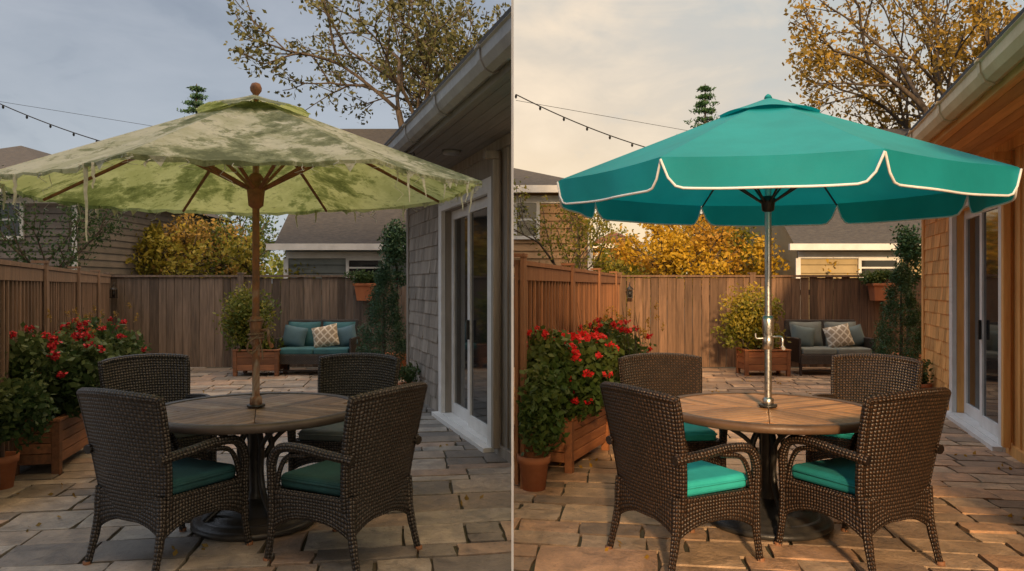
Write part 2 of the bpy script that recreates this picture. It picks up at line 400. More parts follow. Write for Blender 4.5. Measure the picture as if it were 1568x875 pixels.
def table(loc,rz,P):
    g=group('round_patio_table',loc,rz); Rr=.615
    mb=MB(); sw=.062;gap=.005
    for q in range(4):
        an=rad(45+90*q)
        e=Vector((math.cos(an),math.sin(an)));nn=Vector((-e.y,e.x))
        k=-8
        while k<8:
            t0=k*sw+gap/2;t1=(k+1)*sw-gap/2
            def xa(t): return abs(t)+gap/2
            def xb(t): return math.sqrt(max(0,Rr*Rr-t*t)) if abs(t)<Rr else 0
            poly=[(xa(t0),t0),(xb(t0),t0),(xb((t0+t1)/2),(t0+t1)/2),(xb(t1),t1),(xa(t1),t1)]
            if xb(t0)>xa(t0)+.01 and xb(t1)>xa(t1)+.01:
                pp=[tuple(e*a+nn*b) for a,b in poly]
                mb.prism(pp,.708,.734,random.random())
            k+=1
    mb.obj('slats',P['table'],g,.002,seg=1)
    rm=MB(); rm.lathe([(.60,.69),(.60,.737),(.612,.741),(.65,.741),(.662,.734),(.666,.72),(.664,.70),(.652,.692),(.60,.69)],72)
    rm.obj('rim',P['rim'],g)
    ft=MB(); ft.lathe([(0,.700),(.61,.700),(.61,.694),(0,.694)],48); 
    ft.lathe([(.028,.742),(.055,.742),(.055,.755),(.028,.755)],24)
    ft.lathe([(.05,.14),(.05,.2),(.04,.22),(.04,.60),(.06,.63),(.06,.694)],20)
    for k in range(4):
        a=rad(20+90*k);c,s=math.cos(a),math.sin(a)
        ft.tube(cr([(c*.05,s*.05,.62),(c*.10,s*.10,.50),(c*.085,s*.085,.36),(c*.14,s*.14,.22),(c*.31,s*.31,.075)],5),.019,8)
        ft.tube(cr([(c*.05,s*.05,.42),(c*.15,s*.15,.55),(c*.36,s*.36,.66),(c*.58,s*.58,.690)],5),.015,8)
    ft.obj('pedestal',BLACK,g)
    return g

def oct_pt(R,i): 
    a=rad(22.5+45*i); return Vector((R*math.cos(a),R*math.sin(a),0))
def canopy(mb,R,za,zr,r0,sag,pull,ns=10,nt=8,rag=0,tf=lambda p:p):
    rims=[]
    for i in range(8):
        A=oct_pt(R,i);B=oct_pt(R,i+1);G=[]
        for a in range(ns+1):
            s=r0+(1-r0)*a/ns; row=[]
            for b in range(nt+1):
                t=b/nt; w=math.sin(math.pi*t); p=A.lerp(B,t)*(1-pull*w)
                if rag and a==ns and 0<b<nt: p=p*(1-random.uniform(0,rag))
                z=za+(zr-za)*s-sag*w*s*math.sin(math.pi*min(1,s*.62+.2))
                if rag: z+=.008*math.sin(b*2.1+i*3)*math.sin(a*1.3+i)*w
                row.append(tf(Vector((p.x*s,p.y*s,z))))
            G.append(row)
        mb.grid(G,None,.5); rims.append(G[-1])
    return rims
def base_disc(g,mat):
    b=MB(); b.lathe([(0,0.02),(.37,.02),(.38,.03),(.38,.048),(.36,.058),(.335,.060),(.325,.076),(.30,.082),(.275,.084),(.265,.10),(.20,.108),(.17,.124),(.09,.14),(.06,.16),(.045,.18),(0,.18)],56); b.obj('umbrella_base',mat,g)
def ribs(g,R,za,zr,mat,tf,hubz,frac,r1=.011,r2=.010):
    mb=MB()
    for i in range(8):
        c=oct_pt(R,i)
        top=Vector((c.x*.03,c.y*.03,za+(zr-za)*.03-.03)); end=Vector((c.x*.985,c.y*.985,zr-.012))
        mb.tube([tf(top),tf(top.lerp(end,.5)),tf(end)],[r1,r1,r1*.8],6)
        at=top.lerp(end,frac)-Vector((0,0,.008)); h=Vector((c.x/R*.035,c.y/R*.035,hubz))
        mb.tube([tf(h),tf(at)],r2,6)
    mb.obj('ribs_and_struts',mat,g)
def vent(mb,R,za,slope,lift,curl,tf,wav=0,nt=12):
    for i in range(8):
        A=oct_pt(R,i);B=oct_pt(R,i+1);G=[]
        for a in range(6):
            s=a/5;row=[]
            for b in range(nt+1):
                t=b/nt;w=math.sin(math.pi*t);p=A.lerp(B,t)*s
                row.append(tf((p.x,p.y,za+lift*(.6+.4*s)-slope*R*s+curl*w*s*s-(random.random()*wav if a==5 else 0))))
            G.append(row)
        mb.grid(G)

def old_umbrella(loc,rz,tilt,R=1.45):
    g=group('faded_patio_umbrella',loc,rz); za,zr=2.68,2.10
    M=Matrix.Translation((0,0,2.3))@Matrix.Rotation(tilt,4,'Y')@Matrix.Translation((0,0,-2.3)); tf=lambda p:M@Vector(p)
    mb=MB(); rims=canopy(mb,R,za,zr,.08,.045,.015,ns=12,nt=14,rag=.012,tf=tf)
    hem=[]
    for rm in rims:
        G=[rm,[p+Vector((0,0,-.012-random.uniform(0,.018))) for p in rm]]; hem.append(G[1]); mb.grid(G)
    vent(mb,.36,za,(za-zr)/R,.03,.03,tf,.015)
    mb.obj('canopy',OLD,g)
    ribs(g,R,za,zr,RIBW,tf,2.10,.42,.012,.012)
    p=MB(); p.tube([(0,0,.1),(0,0,1.2),(0,0,2.1),(0,0,2.68)],[.024,.023,.022,.016],12)
    p.lathe([(.024,.745),(.038,.75),(.036,.80),(.024,.81)],16)
    p.obj('pole',RUST,g)
    f=MB(); f.lathe([(0,2.66),(.022,2.665),(.014,2.69),(.02,2.70),(.034,2.72),(.036,2.74),(.026,2.765),(0,2.775)],16)
    f.lathe([(.02,1.98),(.045,2.0),(.05,2.06),(.055,2.10),(.04,2.14),(.03,2.15),(.05,2.17),(.03,2.2),(.02,2.2)],16); f.obj('finial_and_hub',RIBW,g)
    c=MB(); c.lathe([(.023,1.12),(.036,1.14),(.040,1.17),(.034,1.22),(.040,1.26),(.034,1.30),(.023,1.31)],14)
    c.tube(cr([(.03,-.02,1.22),(.07,-.05,1.22),(.075,-.06,1.16),(.09,-.06,1.12)],4),.009,6); c.tube([(.09,-.06,1.13),(.092,-.09,1.125)],.014,8)
    c.obj('crank',RUST,g)
    rp=MB()
    for z0 in (1.16,1.185,1.27): rp.tube([(.045*math.cos(k*.6),.045*math.sin(k*.6),z0+.003*k/2) for k in range(12)],.007,6)
    rp.tube(cr([(.02,-.05,1.19),(-.04,-.06,1.15),(-.05,-.055,1.10),(-.02,-.055,1.08),(.03,-.05,1.14)],4),.006,6)
    rp.tube(cr([(.02,-.05,1.17),(.035,-.055,1.10),(.04,-.055,1.04)],4),.005,6); rp.obj('rope_tie',ROPE,g)
    t=MB()
    for k in range(85):
        rm=random.choice(hem); p=random.choice(rm)+Vector((random.uniform(-.03,.03),random.uniform(-.03,.03),.01)); L=random.choice([.015,.02,.03,.04,.05,.07,.11,.15])
        q=[p+Vector((random.uniform(-.012,.012)*j,random.uniform(-.012,.012)*j,-L*j/4)) for j in range(5)]
        w=random.choice([.002,.0025,.003])
        t.tube(q,[w,w,w*.8,w*.6,w*.4],4)
    def strip(p,L,w):
        G=[];x=0
        for j in range(9):
            x+=random.uniform(-.006,.006); z=-L*j/8; G.append([p+Vector((-w*random.uniform(.7,1.2)*(1-j/12)+x,0.01*x,z)),p+Vector((w*(1-j/10)+x,.004,z))])
        t.grid(G)
    for i,b,L,w in ((4,10,.36,.010),(4,11,.12,.010),(4,3,.15,.011),(4,1,.18,.012),(3,11,.14,.010),(6,4,.17,.009),(6,6,.12,.010),(6,9,.11,.008),(6,12,.13,.010),(7,2,.17,.010),(7,5,.12,.010),(0,4,.13,.011),(0,10,.10,.010),(1,3,.13,.010),(1,1,.10,.012),(2,9,.08,.012),(5,1,.05,.012)):
        strip(rims[i][b],L,w)
    for i,rm in enumerate(rims):
        for b in range(1,13):
            if random.random()<(.07 if i==5 else .2):
                p=rm[b];q=rm[b+1]; d=random.uniform(.03,.065); m=p.lerp(q,random.uniform(.2,.8))+Vector((0,0,-d)); t.add([p,q,m],[(0,1,2)])
    t.obj('frayed_threads',THREAD,g)
    base_disc(g,BLACK); return g

def new_umbrella(loc,rz,tilt,R=1.33):
    g=group('teal_patio_umbrella',loc,rz); za,zr=2.67,2.13
    M=Matrix.Translation((0,0,2.3))@Matrix.Rotation(tilt,4,'Y')@Matrix.Translation((0,0,-2.3)); tf=lambda p:M@Vector(p)
    mb=MB(); rims=canopy(mb,R,za,zr,.06,.018,.012,ns=12,nt=28,tf=tf); tr=MB()
    D=.155
    for i,rm in enumerate(rims):
        n=len(rm)-1;rows=[];nr=6
        out=((rm[0]+rm[-1])/2);out.z=0;out.normalize()
        def drop(t):
            e=min(t,1-t)/.11
            return D if e>=1 else .015+(D-.015)*(1-(1-e)**2.6)
        for a in range(nr+1):
            row=[]
            for b in range(n+1):
                t=b/n;d=drop(t)*a/nr
                wav=.012*math.sin(t*11+i*1.7)*a/nr
                row.append(rm[b]+out*(.012*a/nr+wav)+Vector((0,0,-d)))
            rows.append(row)
        mb.grid(rows,None,.5)
        tr.tube(rows[-1],.0065,6)
    vent(mb,.32,za,(za-zr)/R,.016,.014,tf)
    mb.obj('canopy',TEALC,g); tr.obj('white_piping',TRIM,g)
    ribs(g,R,za,zr,BLACKP,tf,2.02,.45,.008,.007)
    p=MB(); p.tube([(0,0,.1),(0,0,1.2),(0,0,2.1),(0,0,2.62)],[.022,.022,.020,.018],16)
    p.lathe([(.022,1.10),(.032,1.105),(.034,1.16),(.028,1.18),(.034,1.20),(.036,1.28),(.03,1.31),(.022,1.31)],18)
    p.lathe([(.022,.745),(.034,.75),(.034,.79),(.022,.80)],16)
    p.tube(cr([(.03,-.02,1.18),(.08,-.05,1.18),(.085,-.055,1.12)],4),.007,6); p.tube([(.085,-.055,1.12),(.09,-.10,1.115)],.011,8)
    p.tube(cr([(-.03,-.02,1.17),(-.07,-.03,1.17),(-.075,-.03,1.20)],4),.006,6)
    p.obj('pole_and_crank',STEEL,g)
    h=MB(); h.lathe([(.02,1.96),(.036,1.97),(.042,2.02),(.05,2.04),(.03,2.06),(.02,2.06)],14); h.obj('hub',BLACKP,g)
    f=MB(); f.lathe([(0,2.67),(.025,2.675),(.018,2.69),(.006,2.70),(0,2.702)],14); f.obj('finial',TEALC,g)
    base_disc(g,BLACK); return g

def pillow(w,h,t,M,mb,n=12):
    for sgn in (1,-1):
        G=[]
        for i in range(n+1):
            row=[]
            for j in range(n+1):
                x=-1+2*j/n;z=-1+2*i/n
                th=t*(max(0,(1-x**4)*(1-z**4)))**.5*(.75+.25*(1-x*x)*(1-z*z))
                k=1-.06*(1-abs(x*z))
                row.append(M@Vector((x*w/2*k,sgn*th/2,z*h/2*k)))
            G.append(row)
        mb.grid(G)
def loveseat(loc,P,rz=0):
    g=group('wicker_loveseat',loc,rz); W=P['wicker']; mb=MB()
    def panel(p0,p1,z0,z1,th=.05,lean=0):
        p0=Vector(p0);p1=Vector(p1);d=(p1-p0);nrm=Vector((d.y,-d.x)).normalized()*th/2;L=d.length
        for s in (1,-1):
            G=[[(*(p0+d*(j/8)+nrm*s+Vector((0,lean*(i/3)))),z0+(z1-z0)*i/3) for j in range(9)] for i in range(4)]
            mb.grid(G,lambda i,j:(j*L/8,i*(z1-z0)/3))
        mb.tube([(*(p0+Vector((0,lean))),z1),(*(p1+Vector((0,lean))),z1)],th*.55,8)
        mb.tube([(*p0,z0),(*(p0+Vector((0,lean))),z1)],th*.5,6);mb.tube([(*p1,z0),(*(p1+Vector((0,lean))),z1)],th*.5,6)
    panel((-.6,.30),(.6,.30),.22,.88,.05,.08); panel((-.62,-.32),(-.62,.30),.22,.60); panel((.62,-.32),(.62,.30),.22,.60)
    panel((-.6,-.33),(.6,-.33),.20,.34); mb.grid([[(-.6,-.33,.34),(.6,-.33,.34)],[(-.6,.3,.34),(.6,.3,.34)]],lambda i,j:(j*1.2,i*.6))
    for x in (-.6,.6):
        for y in (-.31,.31): mb.tube([(x,y,.24),(x,y,0)],[.03,.022],8)
    mb.tube([(-.6,-.31,.09),(.6,-.31,.09)],.014,6)
    mb.obj('wicker_frame',W,g)
    c=MB(); c.box((-.58,-.34,.345),(-.004,.24,.46));c.box((.004,-.34,.345),(.58,.24,.46)); c.obj('seat_cushions',P['sofa'],g,.035,seg=4)
    p=MB()
    for x in (-.3,.3): pillow(.56,.44,.16,Matrix.Translation((x,.22,.66))@Matrix.Rotation(rad(-12),4,'X'),p)
    p.obj('back_cushions',P['sofa'],g)
    p=MB(); pillow(.40,.36,.16,Matrix.Translation((-.42,.06,.63))@Matrix.Rotation(rad(10),4,'Y')@Matrix.Rotation(rad(-14),4,'X'),p)
    pillow(.36,.36,.16,Matrix.Translation((.46,.08,.63))@Matrix.Rotation(rad(-14),4,'Y')@Matrix.Rotation(rad(-14),4,'X'),p); p.obj('throw_pillows',P['pill'],g)
    p=MB(); pillow(.44,.38,.17,Matrix.Translation((.14,-.06,.64))@Matrix.Rotation(rad(-12),4,'Y')@Matrix.Rotation(rad(-16),4,'X'),p); p.obj('lattice_pillow',PATT,g)

def planter(name,loc,rz,L,W,z0,z1,P,n=4):
    g=group(name,loc,rz); mb=MB(); h=(z1-z0)/n
    for k in range(n):
        a=z0+k*h+.003;b=z0+(k+1)*h-.003
        mb.box((0,0,a),(L,.022,b),random.random()); mb.box((0,W-.022,a),(L,W,b),random.random())
        mb.box((0,.024,a),(.022,W-.024,b),random.random()); mb.box((L-.022,.024,a),(L,W-.024,b),random.random())
    for x in (-.012,L-.05):
        for y in (-.012,W-.05): mb.box((x,y,0),(x+.062,y+.062,z1+.005),random.random())
    mb.box((-.02,-.02,z1+.007),(L+.02,.04,z1+.03),.7);mb.box((-.02,W-.04,z1+.007),(L+.02,W+.02,z1+.03),.6)
    mb.box((-.02,.042,z1+.007),(.04,W-.042,z1+.03),.6);mb.box((L-.04,.042,z1+.007),(L+.02,W-.042,z1+.03),.6)
    mb.obj('planks',P['box'],g,.004,seg=1)
    s=MB(); s.box((.024,.024,z0+.02),(L-.024,W-.024,z1-.03)); s.obj('soil',SOIL,g)
    return g
def potlathe(g,r,h,z=0):
    p=MB(); p.lathe([(0,z),(r*.68,z),(r*.9,z+h*.8),(r,z+h*.8),(r*1.03,z+h),(r*.9,z+h),(r*.86,z+h*.88),(0,z+h*.88)],28); p.obj('terracotta_pot',POT,g)

def fence(name,p0,p1,h,mat,bw=.14,battens=False,clip=0,capw=.09,postgap=2.4,var=.01):
    p0=Vector(p0);p1=Vector(p1);d=p1-p0;L=d.length; g=group(name,(p0.x,p0.y,0),math.atan2(d.y,d.x)); mb=MB(); x=0
    while x<L:
        w=bw*random.uniform(.88,1.12); dz=random.uniform(-var,var)
        mb.box((x,-.022+random.uniform(-.004,.004),.03),(min(x+w,L),0,h-.03+dz),random.random()); x+=w+random.uniform(.005,.014)
    if battens:
        x=.07
        while x<L-.05: mb.box((x,-.044,.05),(x+.04,-.0265,h-.14),random.random()); x+=.155
        mb.box((0,-.05,h-.14),(L,-.0265,h-.032),.55)
        mb.box((0,-.05,.42),(L,-.046,.5),.5)
    mb.box((0,-.06,h-.028),(L,capw-.03,h+.008),.6)
    for z in (.35,h-.35): mb.box((0,.002,z),(L,.045,z+.09),.4)
    x=.0
    while x<=L+.01:
        mb.box((x-.05,-.075 if not battens else -.08,0),(x+.05,-.0275-.026*battens,h+.03),random.uniform(.4,.8)); mb.box((x-.06,-.085,h+.03),(x+.06,.05,h+.055),.6); x+=postgap
    mb.obj('boards',mat,g,clip=clip); return g

def patio_house(A,rz,s0,s1,P,clip=0):
    g=group('patio_house',A,rz); W=8.0; d0,d1=.55,2.33;dz=2.34;H=2.80
    w=MB(); w.box((s0,-.2,0),(d0,0,H),.5); w.box((d1,-.2,0),(s1,0,H),.5); w.box((d0,-.2,dz),(d1,0,H),.5)
    w.box((s1-.2,-W,0),(s1,-.202,H),.5); w.box((s0,-W,0),(s0+.2,-.202,H),.5)
    x=s0+.05
    while x<d0-.2:
        w.box((x,0.0005,.12),(x+.035,.018,H-.12),random.random()); x+=.23
    z=.0
    while z<H-.15:
        x=d1+.16
        while x<s1-.13:
            ww=random.uniform(.09,.2); xe=min(x+ww,s1-.125); o=random.uniform(.012,.022)
            w.add([(x,o,z),(xe,o,z),(xe,.003,z+.175),(x,.003,z+.175),(x,.001,z),(xe,.001,z)],[(0,1,2,3),(4,5,1,0),(4,0,3),(1,5,2)],random.random()); x=xe+.004
        z+=.165
    w.box((s1-.12,.0005,.0),(s1+.012,.026,H),.6)
    w.obj('walls',P['wall'],g,clip=clip)
    t=MB(); t.box((s0,.001,0.0),(d0-.15,.03,.10),.5); t.box((s0,.001,H-.11),(s1-.125,.030,H-.002),.5)
    t.obj('trim_boards',P['wall'],g,clip=clip)
    f=MB(); cw=.14
    f.box((d0-cw,.002,.0),(d0,.05,dz+cw));f.box((d1,.002,0),(d1+cw,.05,dz+cw));f.box((d0+.001,.002,dz),(d1-.001,.05,dz+cw));f.box((d0-cw,.052,-.002),(d1+cw,.13,.055)); f.box((d0+.001,-.12,-.002),(d1-.001,.05,.058))
    mid=(d0+d1)/2
    for a,b,y in ((d0,mid+.03,-.02),(mid-.03,d1,-.07)):
        f.box((a,y-.04,.06),(a+.09,y,dz));f.box((b-.09,y-.04,.06),(b,y,dz));f.box((a+.091,y-.04,.06),(b-.091,y,.18));f.box((a+.091,y-.04,dz-.10),(b-.091,y,dz-.001))
    f.obj('door_frame',WHITE,g,.004,clip=clip)
    gl=MB()
    for a,b,y in ((d0,mid+.03,-.04),(mid-.03,d1,-.09)): gl.box((a+.091,y-.004,.181),(b-.091,y,dz-.101))
    gl.obj('sliding_glass',GLASS,g,clip=clip)
    hd=MB(); hd.box((mid-.06,-.018,.95),(mid-.03,.01,1.15)); hd.obj('door_handle',BLACKP,g,.004,clip=clip)
    so=MB(); y=0.002
    while y<.64: so.box((s0,y,H-.02),(s1+.4,y+.105,H),random.random()); y+=.11
    so.box((s0,.648,H-.07),(s1+.4,.675,H+.12),.6); so.obj('soffit_and_fascia',P['soffit'],g,clip=clip)
    gu=MB(); gu.extr([(.677,H-.02),(.72,H-.04),(.765,H-.02),(.79,H+.03),(.795,H+.09),(.81,H+.10),(.80,H+.112),(.677,H+.112)],s0,s1+.42)
    x=s0+.3
    while x<s1: gu.extr([(.676,H-.03),(.72,H-.05),(.772,H-.03),(.80,H+.03),(.805,H+.09),(.82,H+.10),(.815,H+.118),(.676,H+.118)],x,x+.06,.3); x+=1.15
    gu.obj('gutter',P['gutter'],g,clip=clip)
    dn=MB(); dn.box((.24,.03,.08),(.31,.09,H-.20)); dn.box((.24,.03,H-.199),(.31,.16,H-.125)); dn.obj('downspout',P['wall'],g,.008,clip=clip)
    li=MB(); li.lathe([(0,H-.06),(.08,H-.055),(.09,H-.022),(0,H-.021)],20,(.95,.28,0)); li.obj('soffit_light',P['gutter'],g,clip=clip)
    ro=MB(); z=H+.122; sl=.17
    ro.add([(s0-.2,.79,z),(s1+.45,.79,z),(s1+.45,-W,z+(W+.79)*sl),(s0-.2,-W,z+(W+.79)*sl),(s0-.2,.79,z+.03),(s1+.45,.79,z+.03),(s1+.45,-W,z+(W+.79)*sl+.03),(s0-.2,-W,z+(W+.79)*sl+.03)],
      [(0,1,2,3),(7,6,5,4),(0,4,5,1),(1,5,6,2),(2,6,7,3),(3,7,4,0)]); ro.obj('roof',SHING,g,clip=clip)
    ga=MB(); ga.add([(s1,-.2,H),(s1,-W,H),(s1,-W,z+(W+.75)*sl-.02),(s1,-.2,z+.98*sl-.02)],[(0,1,2,3)]); ga.obj('gable',P['wall'],g,clip=clip)
    return g

def neighbour_house(name,x0,x1,y0,y1,ze,slope,wall,wins=(),ridge='hip',zr=None,lap=.16,roof=None):
    g=group(name,(x0,y0,0)); W=x1-x0;D=y1-y0; w=MB()
    w.box((0,.03,0),(W,D,ze),.5); z=0
    while z<ze-.02:
        t=random.uniform(.3,.7); zz=min(z+lap,ze)
        w.add([(-.02,-.012,z),(W+.02,-.012,z),(W+.02,.025,zz),(-.02,.025,zz)],[(0,1,2,3)],t)
        w.add([(W+.03,0,z),(W+.03,D,z),(W+.005,D,zz),(W+.005,0,zz)],[(0,1,2,3)],t)
        z+=lap
    w.obj('walls',wall,g)
    r=MB(); o=.35
    if ridge=='hip':
        hz=(W/2+o)*slope; cx=W/2
        V=[(-o,-o,ze),(W+o,-o,ze),(W+o,D+o,ze),(-o,D+o,ze),(cx,W/2,ze+hz),(cx,D-W/2 if D>W else D*.6,ze+hz)]
        r.add(V,[(0,1,4),(1,2,5,4),(2,3,5),(3,0,4,5)]); r.add([(p[0],p[1],ze-.015) for p in V[:4]],[(3,2,1,0)])
    else:
        hz=zr-ze; cy=D/2
        V=[(-.2,-o,ze),(W+.2,-o,ze),(W+.2,cy,zr),(-.2,cy,zr),(W+.2,D+o,ze),(-.2,D+o,ze)]
        r.add(V,[(0,1,2,3),(3,2,4,5)]); w2=MB(); w2.add([(0,0,ze),(0,cy,zr-.1),(0,D,ze)],[(0,1,2)]); w2.obj('gable',wall,g)
    r.obj('roof',roof or SHING,g)
    t=MB(); t.box((-o,-o-.10,ze-.12),(W+o,-o,ze+.03)); t.box((-.0,-.04,ze-.30),(W,-.013,ze-.14)) ; t.box((-.06,-.05,0),(.05,-.013,ze-.3)); t.box((W-.05,-.05,0),(W+.06,-.013,ze-.3))
    wg=MB()
    for (a,b,c,d) in wins:
        a-=x0;b-=x0
        t.box((a-.07,-.06,c-.07),(a,-.013,d+.07));t.box((b,-.06,c-.07),(b+.07,-.013,d+.07));t.box((a+.001,-.06,d),(b-.001,-.013,d+.07));t.box((a+.001,-.08,c-.07),(b-.001,-.013,c));t.box((a+.001,-.05,(c+d)/2-.02),(b-.001,-.024,(c+d)/2+.02))
        wg.box((a+.001,-.022,c+.001),(b-.001,-.014,d-.001))
    t.obj('trim_and_gutter',WHITE,g)
    if wins: wg.obj('windows',GLASS,g)
    return g

# ------------------------------------------------------------------ paving and ground
def pavers(name,side,mat,rz,xr,yr):
    g=group(name,(0,0,0)); mb=MB(); ca,sa=math.cos(rz),math.sin(rz)
    v=-6.0
    while v<18:
        h=random.choice([.19,.23,.28,.36,.40]); u=-12+random.uniform(0,.4)
        while u<12:
            w=random.choice([.22,.30,.38,.46,.56,.66])
            def place(u0,v0,w_,h_):
                cx=(u0+w_/2)*ca-(v0+h_/2)*sa; cy=(u0+w_/2)*sa+(v0+h_/2)*ca
                if not(xr[0]<cx<xr[1] and yr[0]<cy<yr[1]): return
                gp=.009; pl=[]; k=.016
                a0,a1,b0,b1=u0+gp,u0+w_-gp,v0+gp,v0+h_-gp
                ring=[(a0,b0),((a0+a1)/2,b0),(a1,b0),(a1,(b0+b1)/2),(a1,b1),((a0+a1)/2,b1),(a0,b1),(a0,(b0+b1)/2)]
                for (a,b) in ring:
                    a+=random.uniform(-k,k)*.6;b+=random.uniform(-k,k)*.6; pl.append((a*ca-b*sa,a*sa+b*ca))
                zt=random.uniform(.008,.019); mb.prism(pl,-.02,zt,random.random())
            if h>.3 and random.random()<.42:
                f=random.choice([.4,.5,.6]); place(u,v,w,h*f)
                if w>.5: place(u,v+h*f,w*.5,h*(1-f)); place(u+w*.5,v+h*f,w*.5,h*(1-f))
                else: place(u,v+h*f,w,h*(1-f))
            else: place(u,v,w,h)
            u+=w
        v+=h
    mb.obj('stones',mat,g,.006,clip=side,seg=1)
pavers('stone_paving',-1,PAL['L']['stone'],rad(9),(-9.5,.4),(1.2,13.6))
pavers('stone_paving',1,PAL['R']['stone'],rad(-9),(-.4,8.5),(1.2,13.6))
gm=MB(); gm.add([(-400,-400,-.006),(400,-400,-.006),(400,600,-.006),(-400,600,-.006)],[(0,1,2,3)])
GR=nm('ground_soil_and_grass',(.075,.065,.045),(.055,.055,.03),.8,.95,.5,20,c3=(.05,.055,.028)); gm.obj('ground',GR)

# ------------------------------------------------------------------ the two patios
PL,PR=PAL['L'],PAL['R']
TL=(-1.606,4.71); TR=(1.606,4.71)
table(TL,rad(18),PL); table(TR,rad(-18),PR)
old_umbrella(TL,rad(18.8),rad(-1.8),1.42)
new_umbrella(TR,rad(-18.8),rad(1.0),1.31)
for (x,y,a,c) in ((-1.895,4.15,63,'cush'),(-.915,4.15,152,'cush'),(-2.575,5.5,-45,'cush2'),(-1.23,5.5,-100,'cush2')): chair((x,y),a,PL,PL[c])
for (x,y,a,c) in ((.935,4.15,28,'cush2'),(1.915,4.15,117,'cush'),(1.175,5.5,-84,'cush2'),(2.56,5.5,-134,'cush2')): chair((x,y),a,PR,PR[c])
for P,sg,nme in ((PL,-1,'fallen_leaves'),(PR,1,'fallen_leaves')):
    cl=[((sg*rng.uniform(.3,4.2),rng.uniform(3.4,12.5),.024),(.25,.25,.006),4) for _ in range(34)]
    leaves(nme,P['leafo'],None,cl,.022,sg,.6,3)

fence('side_fence',(-3.5,4.87),(-7.27,13.5),1.68,PL['fence2'],battens=True)
fence('side_fence',(.02,5.55),(1.9,13.5),1.68,PR['fence2'],battens=True,clip=1)
fence('back_fence',(-7.27,13.55),(1.88,13.55),1.68,PL['fence'],var=.025)
fence('back_fence',(1.92,13.55),(9.5,13.55),1.68,PR['fence'],var=.025)
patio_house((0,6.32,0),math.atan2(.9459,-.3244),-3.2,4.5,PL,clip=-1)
patio_house((4.31,6.32,0),math.atan2(.9479,.3185),-4.6,4.2,PR)

